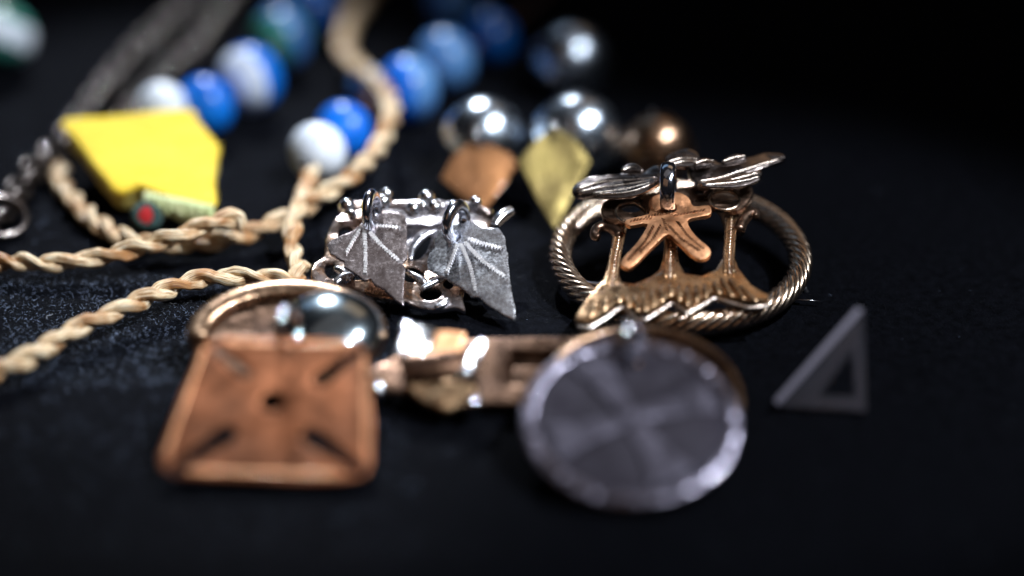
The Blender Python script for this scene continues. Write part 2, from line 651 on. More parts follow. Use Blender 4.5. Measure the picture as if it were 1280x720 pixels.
# ------------------------------------------------------------------ straw cords
def cord(name, path, label, r=0.17, pitch=1.3, seed=0, group=None, ply=2):
    """a hand-twisted cord: two plies of creased straw wound round each other"""
    P = resample(cat_rom(path, 10), 0.045)
    F = frames(P)
    t = thing(name, (P[0].x, P[0].y, 0), label, 'cord', group or 'twisted straw cords')
    rs = random.Random(seed)
    for k in range(ply):
        pts, s = [], 0.0
        for i, p in enumerate(P):
            if i:
                s += (P[i] - P[i - 1]).length
            wv = 1.3 * noise.noise(Vector((s * 0.7, seed * 3.3, 0.5)))
            a = 2 * math.pi * (s / pitch + k / ply) + wv
            rr = r * (0.56 + 0.12 * noise.noise(Vector((s * 1.8, k * 9.1, seed))))
            pts.append(p + F[i][1] * (math.cos(a) * rr) + F[i][2] * (math.sin(a) * rr))

        def rad(u, k=k, L=s):
            q = u * L
            end = min(1.0, 0.25 + (L - q) * 5, 0.25 + q * 5)
            return r * (0.60 + 0.20 * noise.noise(Vector((q * 2.2, k * 4.4 + 3, seed * 1.7)))) * end
        v = tube(pts, rad, 18, lobes=5 if k else 4, lobe_amp=0.10, lobe_tw=0.9)
        # crease and fray the straw a little
        vv = [Vector(c) + Vector((noise.noise(Vector(c) * 6), noise.noise(Vector(c) * 6 + Vector((9, 0, 0))), noise.noise(Vector(c) * 6 + Vector((0, 9, 0))))) * (0.034 * r / 0.17) for c in v[0]]
        uv = [(a + seed * 5.3 + k * 2.1, b) for a, b in v[2]]
        build('strand', (vv, v[1], uv), M['straw'], t, 180)
    return t


cord('straw_cord', [G(-40, 338, .22), G(0, 327, .25), G(60, 329, .28), G(120, 322, .32), G(180, 308, .45), G(230, 292, .62), G(275, 276, .74), G(296, 276, .66), G(304, 292, .5)],
     'pale twisted straw cord ending in a frayed tip in front of the yellow patch', 0.137, 1.08, 1)
cord('straw_cord', [G(80, 205, .22), G(74, 222, .2), G(92, 250, .2), G(118, 275, .2), G(155, 296, .2), G(205, 306, .2), G(262, 302, .22), G(318, 289, .27), G(362, 270, .36), G(405, 243, .55), G(445, 215, .7), G(476, 178, .8), G(489, 140, .85), G(478, 108, .8), G(448, 84, .7), G(431, 62, .5), G(437, 28, .3), G(462, -10, .22), G(490, -40, .22)],
     'long straw cord curling round the yellow patch and back between the blue beads', 0.138, 1.05, 2)
cord('straw_cord', [G(-40, 482, .26), G(0, 463, .26), G(45, 442, .26), G(100, 410, .3), G(150, 387, .34), G(200, 366, .36), G(250, 350, .36), G(300, 345, .36), G(335, 347, .34), G(362, 352, .3), G(374, 346, .3), G(372, 330, .3), G(366, 308, .36), G(366, 284, .5), G(376, 256, .5), G(386, 232, .5), G(393, 212, .5)],
     'foreground straw cord bending up to the white bead', 0.140, 1.08, 3)


# ------------------------------------------------------------------ beads
def bead(parent, px, py, r, m, name='bead', patch=None, axis=(0.55, 0.83, 0), squash=0.86, label=None):
    c = G(px, py, r * 0.98)
    prof = []
    hr = 0.17 * r
    for i in range(17):
        th = math.pi * i / 16
        th = math.asin(hr / r) + (math.pi - 2 * math.asin(hr / r)) * i / 16
        prof.append((r * math.sin(th), -r * squash * math.cos(th)))
    prof = [(hr, 0.0)] + [(hr, prof[0][1] * 0.6)] + prof + [(hr, prof[-1][1] * 0.6), (hr, 0.0)]
    b = build(name, lathe(prof, c, axis, 28), m, parent, 60, label=label)
    if patch:
        pm, frm, to = patch                      # a glaze band laid just proud of the bead between two heights along its axis
        pr = []
        for i in range(13):
            q = frm + (to - frm) * i / 12
            pr.append((r * 1.012 * math.sqrt(max(0.001, 1 - q * q)), r * squash * 1.012 * q))
        build('glaze_band', lathe(pr, c, axis, 28), pm, b, 60)
    return c


def disc_spacer(parent, px, py, r, axis, label=None):
    c = G(px, py, r + 0.1)
    build('spacer', lathe([(0.05, -.09), (r * .9, -.09), (r, -.04), (r, .04), (r * .9, .09), (0.05, .09)], c, axis, 24), M['b_brown'], parent, 40)
    return c


def stringing(parent, pts):
    build('string', tube(resample(cat_rom(pts, 8), 0.1), 0.055, 8), M['b_brown'], parent, 180)


axL = (0.62, 0.78, 0)
t = thing('bead_string', G(205, 150), 'string of blue, white and sea green beads running back behind the yellow patch', 'beads')
cs = [bead(t, 204, 138, .50, M['b_white'], axis=axL),
      bead(t, 257, 132, .53, M['b_blue'], axis=axL),
      disc_spacer(t, 287, 117, .26, axL),
      bead(t, 313, 98, .60, M['b_blue'], patch=(M['b_white'], -0.95, -0.30), axis=axL),
      bead(t, 351, 48, .58, M['b_green'], patch=(M['b_pale'], -0.45, 0.25), axis=axL),
      bead(t, 388, 10, .55, M['b_navy'], axis=axL)]
stringing(t, cs + [G(425, -40, .5)])
axR = (0.70, 0.71, 0)
t = thing('bead_string', G(398, 215), 'string of blue beads with a white end bead where the straw cord enters', 'beads')
cs = [bead(t, 397, 190, .50, M['b_white'], axis=(0.5, 0.86, 0)),
      bead(t, 430, 165, .53, M['b_blue'], axis=axR),
      disc_spacer(t, 461, 138, .24, axR),
      bead(t, 462, 112, .40, M['b_pale'], axis=axR),
      bead(t, 510, 112, .60, M['b_blue'], patch=(M['b_pale'], -0.05, 0.92), axis=(0.95, 0.3, 0)),
      bead(t, 556, 76, .58, M['b_pale'], axis=axR),
      bead(t, 613, 47, .52, M['b_navy'], axis=axR)]
stringing(t, cs + [G(660, 10, .5), G(700, -30, .5)])
t = thing('glazed_bead', G(0, 80), 'white and green bead cut off by the top left edge', 'bead')
bead(t, -2, 42, .66, M['b_green'], patch=(M['b_white'], -0.3, 0.45), axis=(0.3, 0.5, 0.8))
t = thing('glazed_bead', G(565, 20), 'pale grey bead at the top edge behind the blue beads', 'bead')
c0 = bead(t, 562, -2, .55, M['b_pale'], axis=(0.9, 0.4, 0))

# ------------------------------------------------------------------ yellow felt patch
PY = Plane(G(150, 243, 0.55), 13)
t = thing('felt_patch', G(150, 260), 'bright yellow five-sided felt patch with olive edges', 'patch')
yel = [(78, 152), (128, 145), (190, 139), (236, 137), (247, 152), (262, 170), (273, 184), (269, 205), (268, 232), (267, 256), (235, 250), (196, 240), (172, 233), (158, 237), (141, 236), (118, 208), (97, 178)]
yuv = [PY.uv(*p) for p in yel]
yo = smooth2(yuv, 4)
for i, p in enumerate(yo):
    yo[i] = p + Vector((noise.noise(Vector((p.x * 5, p.y * 5, 1))), noise.noise(Vector((p.x * 5, p.y * 5, 7))))) * 0.03


def shr(o, d):
    c = sum(o, Vector((0, 0))) / len(o)
    return [c + (p - c) * (1 - d) for p in o]


PYb = Plane(PY.p - PY.n * 0.45, 13)
build('felt_core', plate(PYb, shr(yo, 0.035), (), 0.26, 0.06, 0.25, 0.03, seed=3), M['olive'], t, 60)
PYm = Plane(PY.p - PY.n * 0.19, 13)
build('felt_layer', plate(PYm, shr(yo, 0.02), (), 0.10, 0.04, 0.25, 0.03, seed=4), M['olive'], t, 60)
PYt = Plane(PY.p - PY.n * 0.09, 13)
build('felt_top', plate(PYt, yo, (), 0.12, 0.05, 0.2, 0.05, seed=5), M['yellow'], t, 60)
hfy = surf_h(0.05, 5)
nap = []
bb = [min(p.x for p in yo), max(p.x for p in yo), min(p.y for p in yo), max(p.y for p in yo)]


def inside(p, poly):
    c, j = False, len(poly) - 1
    for i in range(len(poly)):
        a, b = poly[i], poly[j]
        if (a.y > p.y) != (b.y > p.y) and p.x < (b.x - a.x) * (p.y - a.y) / (b.y - a.y) + a.x:
            c = not c
        j = i
    return c


while len(nap) < 5200:
    if len(nap) % 4 == 0:
        p = random.choice(yo) + Vector((random.gauss(0, .02), random.gauss(0, .02)))
        z0 = random.uniform(0.02, 0.12)
    else:
        p = Vector((random.uniform(bb[0], bb[1]), random.uniform(bb[2], bb[3])))
        if not inside(p, yo):
            continue
        z0 = 0.118
    b0 = PYt.w(p.x, p.y, z0 + hfy(p.x, p.y) - 0.01)
    d = Vector((random.gauss(0, 1), random.gauss(0, 1), random.uniform(0.0, 0.6))).normalized() * random.uniform(0.02, 0.06)
    sd = d.cross(Vector((0, 0, 1))).normalized() * 0.0045
    nap.append(([b0 - sd, b0 + sd, b0 + d * .6 + sd * .7, b0 + d * .6 - sd * .7, b0 + d + Vector((0, 0, -.012))], [(0, 1, 2, 3), (3, 2, 4)]))
no_ = build('felt_nap', merge(nap), M['yellow'], t, 180)
no_['kind'] = 'stuff'
# green thread along the near edge
fr = []
for i in range(120):
    u = i / 119
    a = Vector((182, 241)).lerp(Vector((266, 258)), u)
    p0 = PY.hit(a.x + random.uniform(-1, 1), a.y - 1, 0.03)
    p1 = p0 + PY.v * (-0.11 + random.uniform(-.03, .03)) + PY.n * (-0.04 + random.uniform(-.04, .03))
    p2 = p0 + PY.v * (-0.15 + random.uniform(-.07, .05)) + PY.n * (-0.24 + random.uniform(-.12, .12)) + PY.u * random.uniform(-.07, .07)
    fr.append(tube(cat_rom([p0, p1, p2], 4), random.uniform(0.014, 0.026), 5)[:2])
fo = build('green_fringe', merge(fr), M['fringe'], t, 180)
# the thread ball that peeps out under it
t = thing('thread_ball', G(183, 285), 'red thread ball wrapped in dark teal, peeping out under the yellow patch', 'ball')
cb = G(183, 270, 0.30)
build('core', ball(cb, 0.21, 20, 14), M['red'], t, 180)
wr = []
for k in range(16):
    ax = Vector((random.uniform(-.45, .45), -0.75 + random.uniform(-.3, .3), 0.55 + random.uniform(-.35, .35))).normalized()
    rr = random.uniform(0.17, 0.215)
    off = math.sqrt(max(0, 0.23 ** 2 - rr ** 2)) * random.choice((-1, 0.2, 0.6))
    wr.append(tube(ring_path(cb + ax * off, rr, ax, 24), random.uniform(0.022, 0.034), 6, True)[:2])
build('wrapping', merge(wr), M['teal'], t, 180)

# ------------------------------------------------------------------ dark chains at the back left
def chain(path, label, Ll=0.62, wire=0.075, seed=0):
    P = resample(cat_rom(path, 10), Ll * 0.66)
    t = thing('metal_chain', (P[0].x, P[0].y, 0), label, 'chain', 'dark metal chains')
    n = 26
    pts = []
    for k in range(n):
        a = 2 * math.pi * k / n
        pts.append(Vector((math.cos(a) * Ll * 0.5, math.sin(a) * Ll * 0.32, 0)))
    v = tube(pts, wire, 8, True)
    me = bpy.data.meshes.new('link')
    me.from_pydata([tuple(Vector(c) * S) for c in v[0]], [], v[1])
    me.materials.append(M['gunmetal'])
    me.shade_smooth()
    rs = random.Random(seed)
    for i in range(len(P) - 1):
        d = (P[i + 1] - P[i]).normalized()
        o = bpy.data.objects.new('link', me)
        col.objects.link(o)
        o.parent = t
        z = Vector((0, 0, 1))
        y = z.cross(d).normalized()
        z = d.cross(y)
        m = Matrix((d, y, z)).transposed()
        roll = (R(40) if i % 2 else R(-50)) + rs.uniform(-.2, .2)
        m = m @ Matrix.Rotation(roll, 3, 'X')
        o.matrix_local = Matrix.Translation((P[i] - org(t)) * S) @ m.to_4x4()
    return t


chain([G(-30, 300, .3), G(5, 262, .3), G(40, 215, .3), G(85, 172, .3), G(125, 118, .3), G(170, 68, .3), G(225, 18, .3), G(262, -20, .3)],
      'long dark metal chain running from the left edge up behind the yellow patch', 0.56, 0.060, 1)
chain([G(120, 205, .3), G(150, 160, .3), G(178, 125, .3), G(212, 92, .3), G(255, 48, .3), G(288, 5, .3), G(310, -25, .3)],
      'dark metal chain lying close to the blue bead string', 0.52, 0.055, 2)
t = thing('chain_ring', G(5, 285), 'loose silver ring at the left edge below the dark chains', 'ring')
build('hoop', tube(ring_path(G(4, 270, .28), 0.36, (0.35, -0.5, 0.8), 36), 0.06, 10, True), M['wing'], t, 180)


# ------------------------------------------------------------------ bells with dangling plates
def bell(px, py, r, label, plate_px=None, pm=None, plate_label=None, tilt=38, shell='bell'):
    c = G(px, py - 6, r)
    t = thing('silver_bell', (c.x, c.y, 0), label, 'bell', 'round metal bells behind the brooches')
    prof = []
    for i in range(25):
        th = math.pi * i / 24
        rr = r * math.sin(th)
        if 11 <= i <= 13:
            rr *= 1.05
        prof.append((max(rr, 0.001), -r * math.cos(th)))
    build('shell', lathe(prof, c, (0.15, -0.35, 0.9), 40), M[shell], t, 60)
    ax = Vector((0.25, 0.9, 0.30)).normalized()
    build('bail', tube(ring_path(c + ax * (r + 0.13), 0.17, (0.3, 0.1, 1), 28), 0.05, 10, True), M['silver_bright'], t, 180)
    if plate_px:
        low = max(plate_px, key=lambda p: p[1])
        pl = Plane(G(low[0], low[1], 0.05), tilt)
        o = [pl.uv(*p) for p in plate_px]
        top = min(plate_px, key=lambda p: p[1])
        h = pl.uv(top[0], top[1] + 12)
        d = build('dangling_plate', plate(pl, o, [ell(h, .06, .06, 0, 12)], 0.06, 0.015, 0.3, 0.06, seed=int(px)), pm, t, 40, label=plate_label)
        build('jump_ring', tube(ring_path(pl.w(h.x, h.y, 0.05) + pl.v * 0.13, 0.15, pl.u, 24), 0.035, 8, True), M['silver_bright'], t, 180)
    return t


bell(605, 178, .68, 'silver bell with an orange copper diamond plate in front', [(596, 172), (640, 196), (647, 212), (622, 244), (604, 266), (575, 246), (551, 226), (566, 198)], M['copper_brown'])
bell(722, 176, .74, 'silver bell with an olive yellow diamond plate in front', [(692, 160), (720, 178), (738, 204), (716, 246), (693, 290), (668, 246), (648, 202), (668, 178)], M['brass_olive'])
bell(822, 192, .60, 'smallest bell, brownish, with a brown plate, behind the winged brooch', [(815, 148), (850, 165), (866, 190), (838, 222), (812, 236), (790, 214), (776, 190), (792, 166)], M['bronze_dark'], shell='bronze_brown')
bell(714, 82, .68, 'largest silver bell, alone at the back', None)

# ------------------------------------------------------------------ silver leaf brooch
Z1 = zoomer(380, 210, 3.428)
PB = Plane(G(560, 393, 0.10), 16)
t = thing('leaf_brooch', G(530, 385), 'silver openwork brooch with two hanging engraved leaves', 'brooch')
out = [(30, 480), (45, 430), (85, 398), (92, 335), (120, 270), (170, 215), (230, 185), (330, 178), (450, 172), (560, 168), (700, 172), (780, 200), (800, 245), (790, 300), (770, 400), (740, 480), (700, 535), (690, 560), (683, 590), (692, 637), (645, 622), (560, 628), (480, 614), (420, 597), (330, 580), (250, 550), (180, 522), (100, 517), (52, 503)]
hl = [ell(PB.uv(*Z1(545, 563)), .16, .14), ell(PB.uv(*Z1(468, 480)), .16, .18), ell(PB.uv(*Z1(118, 455)), .09, .16, 0.3),
      ell(PB.uv(*Z1(235, 480)), .14, .10), ell(PB.uv(*Z1(500, 350)), .13, .34, -0.3), ell(PB.uv(*Z1(620, 520)), .07, .09),
      ell(PB.uv(*Z1(330, 330)), .2, .3), ell(PB.uv(*Z1(680, 350)), .25, .4), ell(PB.uv(*Z1(190, 330)), .14, .3, 0.3)]
build('openwork_plate', plate(PB, smooth2([PB.uv(*Z1(*p)) for p in out], 3), hl, 0.11, 0.035, 0.22, 0.09, seed=2), M['mixed'], t, 40, label='pierced base plate, part silver and part warm bronze')
# raised chased ridges on the plate
for a, b, k in ((((440, 445), (500, 480), (520, 500)), .05, 0), (((500, 520), (560, 490), (605, 470)), .05, 0), (((560, 600), (600, 585), (620, 560)), .045, 0),
             (((130, 500), (170, 470), (215, 460)), .06, 0), (((455, 400), (470, 340), (520, 290), (570, 270)), .05, 0), (((130, 430), (170, 450), (190, 490)), .06, 0)):
    pts = [PB.hit(*Z1(*p), 0.12) for p in a]
    build('chased_ridge', tube(cat_rom(pts, 5), lambda u, b=b: b * (0.5 + 0.9 * math.sin(math.pi * (0.1 + 0.8 * u))), 8), M['silver'], t, 180)
# rear bar with granules and horn, in bright silver
bar = [PB.hit(*Z1(*p), 0.28) for p in ((150, 175), (250, 160), (400, 158), (560, 160), (700, 165), (800, 200))]
build('rear_bar', tube(cat_rom(bar, 10), lambda u: 0.10 + 0.045 * noise.noise(Vector((u * 17, 3, 1))), 14, flat=0.7), M['mixed'], t, 180)
for X, Y, r in ((185, 165, .115), (338, 148, .12), (352, 112, .085), (525, 128, .11), (468, 178, .115), (560, 172, .11), (508, 165, .08), (735, 148, .09), (640, 160, .08), (205, 200, .07)):
    build('granule', ball(PB.hit(*Z1(X, Y), 0.42), r * 1.15, 16, 10), M['silver_bright'], t, 180)
build('horn', tube(cat_rom([PB.hit(*Z1(*p), .35) for p in ((815, 250), (835, 222), (862, 200), (893, 184))], 6), lambda u: .075 + .03 * math.sin(u * 3), 10), M['silver_bright'], t, 180)
# pin catch that props the back of the plate
build('pin_catch', tube([PB.w(-1.2, 1.6, 0), PB.w(-1.2, 1.6, -.5), PB.w(-1.1, 1.4, -.52)], 0.06, 8), M['silver'], t, 180)
build('pin_hinge', tube([PB.w(.5, 2.0, 0), PB.w(.5, 2.0, -.6), PB.w(.4, 1.8, -.62)], 0.06, 8), M['silver'], t, 180)


def ridge_vein(pl, pts, parent, hf, w=0.045, n=None, m=None, name='vein', height=0.02, slant=0.35, step=0.032):
    """an engraved line: a row of little slanting punch ridges"""
    P = resample(cat_rom([pl.w(p.x, p.y, 0) for p in pts], 10), step)
    parts = []
    for a, b in zip(P[:-1], P[1:]):
        d = (b - a).normalized()
        s = pl.n.cross(d).normalized()
        q = a - pl.p
        x, y = q.dot(pl.u), q.dot(pl.v)
        c = a + pl.n * hf(x, y)
        ww = w * random.uniform(0.8, 1.15)
        dd = (s + d * slant).normalized()
        e = d * (step * 0.42)
        hh = pl.n * (height * random.uniform(0.7, 1.2))
        V = [c - dd * ww - e, c - dd * ww + e, c + dd * ww + e, c + dd * ww - e, c - dd * ww * .75 + hh, c + dd * ww * .75 + hh]
        parts.append((V, [(0, 3, 5, 4), (1, 4, 5, 2), (0, 4, 1), (3, 2, 5)]))
    return build(name, merge(parts), m or M['vein'], parent, 0)


def leaf(out, hole, veins, tip, z, tilt, yaw, roll, seed, label):
    pl = Plane(G(*Z1(*tip), z), tilt, yaw, roll)
    th = 0.055
    bend = lambda x, y: -0.03 * (x * x) + 0.02 * math.sin(y * 2.5)
    o = []
    pts = [pl.uv(*Z1(*p)) for p in out]
    # keep the corners, bow the edges slightly, nick them
    m = len(pts)
    for i in range(m):
        a, b = pts[i], pts[(i + 1) % m]
        k = max(2, int((b - a).length / 0.07))
        for j in range(k):
            p = a.lerp(b, j / k)
            o.append(p + Vector((noise.noise(Vector((p.x * 9, p.y * 9, seed))), noise.noise(Vector((p.x * 9, p.y * 9, seed + 5))))) * 0.012)
    h = pl.uv(*Z1(*hole))
    lf = build('leaf', plate(pl, o, [ell(h, .075, .09, 0, 18)], th, 0.018, 0.14, 0.045, bend, seed), M['silver_brown' if seed == 11 else 'silver'], t, 35, label=label)
    hf = lambda x, y: th + surf_h(0.045, seed, 1.2, bend)(x, y)
    for v in veins:
        ridge_vein(pl, [pl.uv(*Z1(*p)) for p in v], lf, hf, 0.036, height=0.040, step=0.050)
    return pl, h


pl1, h1 = leaf([(98, 338), (112, 312), (160, 292), (205, 275), (235, 250), (262, 215), (300, 205), (345, 192), (400, 190), (436, 212), (443, 265), (440, 330), (440, 402), (420, 418), (434, 440), (428, 520), (425, 602), (392, 578), (340, 528), (298, 505), (285, 482), (262, 490), (215, 458), (172, 432), (172, 408), (140, 392), (112, 375)],
               (290, 250), [((243, 262), (205, 325), (166, 395)), ((258, 280), (262, 380), (260, 478)), ((276, 278), (335, 350), (420, 424)), ((295, 255), (360, 262), (432, 275))],
               (425, 602), 0.26, 27, 3, 3, 11, 'browner engraved leaf on the left')
pl2, h2 = leaf([(524, 398), (535, 362), (560, 340), (556, 305), (580, 268), (622, 246), (688, 230), (722, 232), (760, 256), (838, 264), (862, 296), (872, 365), (876, 372), (885, 488), (898, 570), (907, 612), (905, 660), (850, 636), (782, 592), (752, 562), (722, 562), (676, 522), (640, 506), (615, 484), (588, 470), (530, 432)],
               (652, 296), [((655, 332), (635, 390), (605, 472)), ((674, 332), (715, 440), (738, 558)), ((692, 322), (775, 415), (882, 492)), ((705, 305), (780, 332), (868, 356))],
               (905, 660), 0.16, 28, -4, -3, 12, 'grey engraved leaf on the right')
for pl, h, ax, r, cpx in ((pl1, h1, (0.96, -0.22, 0.1), .24, None), (pl2, h2, (0.86, -0.5, 0.05), .25, None)):
    c = pl.w(h.x, h.y, 0.03) + Vector((0.0, 0.10, 0.19))
    build('jump_ring', tube(ring_path(c, r, ax, 44), 0.085, 14, True, flat=1.25), M['silver_ring'], t, 180)

# ------------------------------------------------------------------ winged ring brooch
Z2 = zoomer(670, 170, 2.768)
t = thing('ring_brooch', G(850, 330), 'round twisted bronze brooch with wings, pillars and a hanging star', 'brooch')
RC = G(850, 319, 0.44)
PR = Plane(RC, 6.0)
# twisted hoop: several wires wound round a closed ring
NW, RR, TW = 8, 1.85, 8
for w in range(NW):
    pts = []
    n = 340
    for i in range(n):
        a = 2 * math.pi * i / n
        b = a * TW + 2 * math.pi * w / NW
        # left part of the hoop is a little thinner, as if worn
        rr = 0.128
        e = Vector((math.cos(a), math.sin(a)))
        pts.append(PR.w(e.x * (RR + rr * math.cos(b)), e.y * (RR + rr * math.cos(b)), rr * math.sin(b)))
    build('twisted_wire', tube(pts, 0.060, 10, True), M['rope_metal'], t, 180)

PO = Plane(G(850, 395, 0.42), 12.0)
band = [(135, 650), (165, 605), (200, 562), (232, 528), (246, 470), (258, 410), (268, 350), (272, 305), (322, 305), (308, 370), (292, 430), (281, 490), (296, 540), (335, 550), (395, 526), (424, 500), (437, 455), (441, 400), (438, 330), (436, 280), (496, 280), (490, 350), (488, 420), (494, 475), (514, 512), (570, 520), (618, 498), (643, 458), (653, 400), (650, 340), (636, 292), (612, 262), (728, 262), (706, 300), (692, 340), (681, 390), (681, 440), (700, 490), (745, 545), (808, 576), (800, 602), (735, 602), (665, 585), (618, 570), (575, 598), (520, 628), (495, 605), (470, 590), (432, 614), (382, 646), (345, 640), (300, 596), (250, 632), (185, 668), (140, 664)]
bo = []
pts = [PO.uv(*Z2(*p)) for p in band]
for i in range(len(pts)):
    for k in range(3):
        bo.append(pts[i].lerp(pts[(i + 1) % len(pts)], k / 3))
arch = lambda x, y: 0.10 * math.cos(x * 0.8) - 0.05
build('openwork_plate', plate(PO, bo, (), 0.19, 0.05, 0.2, 0.03, arch, 21), M['bronze'], t, 40, label='golden pierced plate of three pillars on a band with a zigzag edge')


def on_plate(pl, X, Y, h):
    p = pl.hit(*Z2(X, Y), h)
    x = (p - pl.p).dot(pl.u)
    return p + pl.n * arch(x, 0)


# low flutes fanning down to the zigzag edge
fl = [((215, 570), (180, 645)), ((250, 560), (230, 622)), ((285, 555), (290, 590)), ((315, 556), (325, 612)), ((345, 556), (352, 628)), ((375, 545), (378, 632)), ((405, 535), (406, 618)), ((435, 522), (436, 600)), ((465, 515), (466, 580)), ((495, 522), (496, 596)), ((525, 526), (524, 614)), ((555, 526), (556, 598)), ((585, 520), (588, 582)), ((615, 512), (640, 568)), ((640, 500), (690, 580)), ((668, 500), (735, 590)), ((705, 525), (780, 590))]
for a, b in fl:
    b = (a[0] + (b[0] - a[0]) * 0.82, a[1] + (b[1] - a[1]) * 0.82)
    p0, p1 = on_plate(PO, *a, .20), on_plate(PO, *b, .185)
    build('flute', tube([p0.lerp(p1, k / 8) for k in range(9)], lambda u: 0.050 * (0.35 + 0.7 * math.sin(math.pi * (0.05 + 0.9 * u))), 10, flat=0.7), M['bronze'], t, 180)
# bright wire added as the highlight along the zigzag edge
zz = [(808, 588), (735, 600), (665, 583), (618, 568), (575, 596), (520, 626), (495, 603), (470, 588), (432, 612), (382, 644), (345, 638), (300, 594), (250, 630), (185, 666), (140, 660)]
build('edge_highlight', tube(resample([on_plate(PO, *p, .12) for p in zz], 0.05), lambda u: 0.036 + 0.008 * noise.noise(Vector((u * 60, 0, 0))), 8), M['ridge'], t, 180)
# beaded line down each pillar and a ridge on either side of it
for pts_ in (((262, 520), (270, 450), (282, 380), (296, 318)), ((462, 500), (464, 430), (466, 360), (467, 292)), ((668, 480), (667, 420), (672, 350), (676, 285))):
    P = cat_rom([on_plate(PO, *p, .19) for p in pts_], 8)
    build('beading', merge([ball(p, 0.032, 8, 6) for p in resample(P, 0.075)]), M['rope_metal'], t, 180)
    for sg in (-1, 1):
        build('pillar_ridge', tube([p + PO.u * (0.065 * sg) for p in P], 0.028, 8), M['bronze'], t, 180)
# volutes
for pts_ in (((292, 350), (268, 322), (235, 312), (210, 322), (203, 345), (218, 352)), ((700, 330), (715, 295), (738, 272), (757, 268), (757, 282))):
    P = cat_rom([PO.hit(*Z2(*p), .20) for p in pts_], 6)
    build('volute', tube(P, lambda u: 0.10 * (1 - 0.35 * u), 12), M['bronze_dark'], t, 180)
PH = Plane(PO.p + PO.n * 0.22, 13.5)
head = [(225, 272), (238, 245), (300, 224), (400, 214), (520, 195), (600, 180), (700, 178), (747, 204), (742, 240), (694, 276), (620, 264), (560, 288), (440, 300), (320, 312), (242, 304)]
build('head_plate', plate(PH, smooth2([PH.uv(*Z2(*p)) for p in head], 5), [ell(PH.uv(*Z2(328, 264)), .21, .21), ell(PH.uv(*Z2(652, 222)), .21, .21), ell(PH.uv(*Z2(562, 212)), .06, .06)], 0.13, 0.04, 0.25, 0.05, seed=23), M['bronze_dark'], t, 40, label='dark head plate pierced by two round eyes')
for X, Y in ((328, 264), (652, 222)):
    build('eye_rim', tube(ring_path(PH.hit(*Z2(X, Y), .13), .235, PH.n, 30), 0.03, 8, True), M['rope_metal'], t, 180)


# wings
def wing(out, feathers, pl, seed, label, fw=0.085):
    dome = lambda x, y: 0.0
    w_ = build('wing', plate(pl, smooth2([pl.uv(*Z2(*p)) for p in out], 4), (), 0.12, 0.05, 0.18, 0.07, dome, seed), M['wing'], t, 45, label=label)
    for q, f in enumerate(feathers):
        # each frond is its own slim leaf of metal, shingled over the one before
        c2 = [pl.uv(*Z2(*p), 0.12) for p in f]
        c2 = [Vector((p.x, p.y)) for p in cat_rom([Vector((p.x, p.y, 0)) for p in c2], 6)]
        n_ = len(c2)
        up_, dn_ = [], []
        for k in range(n_):
            d = (c2[min(k + 1, n_ - 1)] - c2[max(k - 1, 0)]).normalized()
            m_ = Vector((-d.y, d.x))
            w2 = fw * (0.30 + 0.75 * math.sin(math.pi * (0.06 + 0.88 * k / (n_ - 1))))
            up_.append(c2[k] + m_ * w2)
            dn_.append(c2[k] - m_ * w2)
        build('frond', plate(Plane(pl.w(0, 0, 0.10 + 0.035 * q), *pl.ang), up_ + dn_[::-1], (), 0.06, 0.022, 0.2, 0.03, None, seed * 10 + q), M['wing'], w_, 40)
        mid = [pl.w(p.x, p.y, 0.165 + 0.035 * q) for p in c2]
        build('midrib', tube(mid, lambda u: 0.020 * (1 - 0.5 * u), 6), M['ridge'], w_, 180)  # bright ridge draws the highlight line on each frond


PW = Plane(PH.hit(*Z2(420, 190), 0.2), 17, 0, -6)
wing([(125, 198), (145, 172), (200, 152), (265, 155), (295, 150), (315, 130), (350, 130), (375, 143), (395, 128), (425, 122), (445, 150), (430, 178), (385, 205), (335, 226), (210, 226), (140, 218)],
     [((140, 192), (220, 168), (320, 160), (420, 150)), ((150, 207), (240, 190), (330, 178), (430, 160)), ((200, 218), (290, 206), (360, 190), (430, 170)), ((215, 226), (300, 222), (360, 208), (420, 182)), ((300, 150), (335, 138), (370, 150))], PW, 31, 'left wing of layered feathers')
PW2 = Plane(PH.hit(*Z2(560, 180), 0.25), 19, 0, 4)
wing([(522, 130), (545, 102), (575, 92), (612, 98), (635, 108), (662, 92), (700, 90), (728, 90), (785, 72), (848, 74), (862, 88), (830, 104), (792, 118), (776, 134), (776, 160), (690, 180), (580, 192), (548, 172)],
     [((560, 165), (640, 150), (730, 120), (850, 84)), ((560, 178), (650, 168), (720, 152), (770, 138)), ((570, 188), (650, 182), (720, 172), (772, 158)), ((545, 120), (580, 108), (612, 110)), ((640, 118), (680, 104), (720, 98))], PW2, 32, 'right wing of layered feathers')
PW3 = Plane(PH.hit(*Z2(500, 120), 0.35), 20)
wing([(443, 98), (462, 76), (495, 64), (530, 60), (560, 74), (568, 98), (545, 112), (510, 122), (472, 114)], [((455, 98), (500, 84), (558, 86)), ((470, 110), (510, 100), (555, 102))], PW3, 33, 'small crest between the wings')

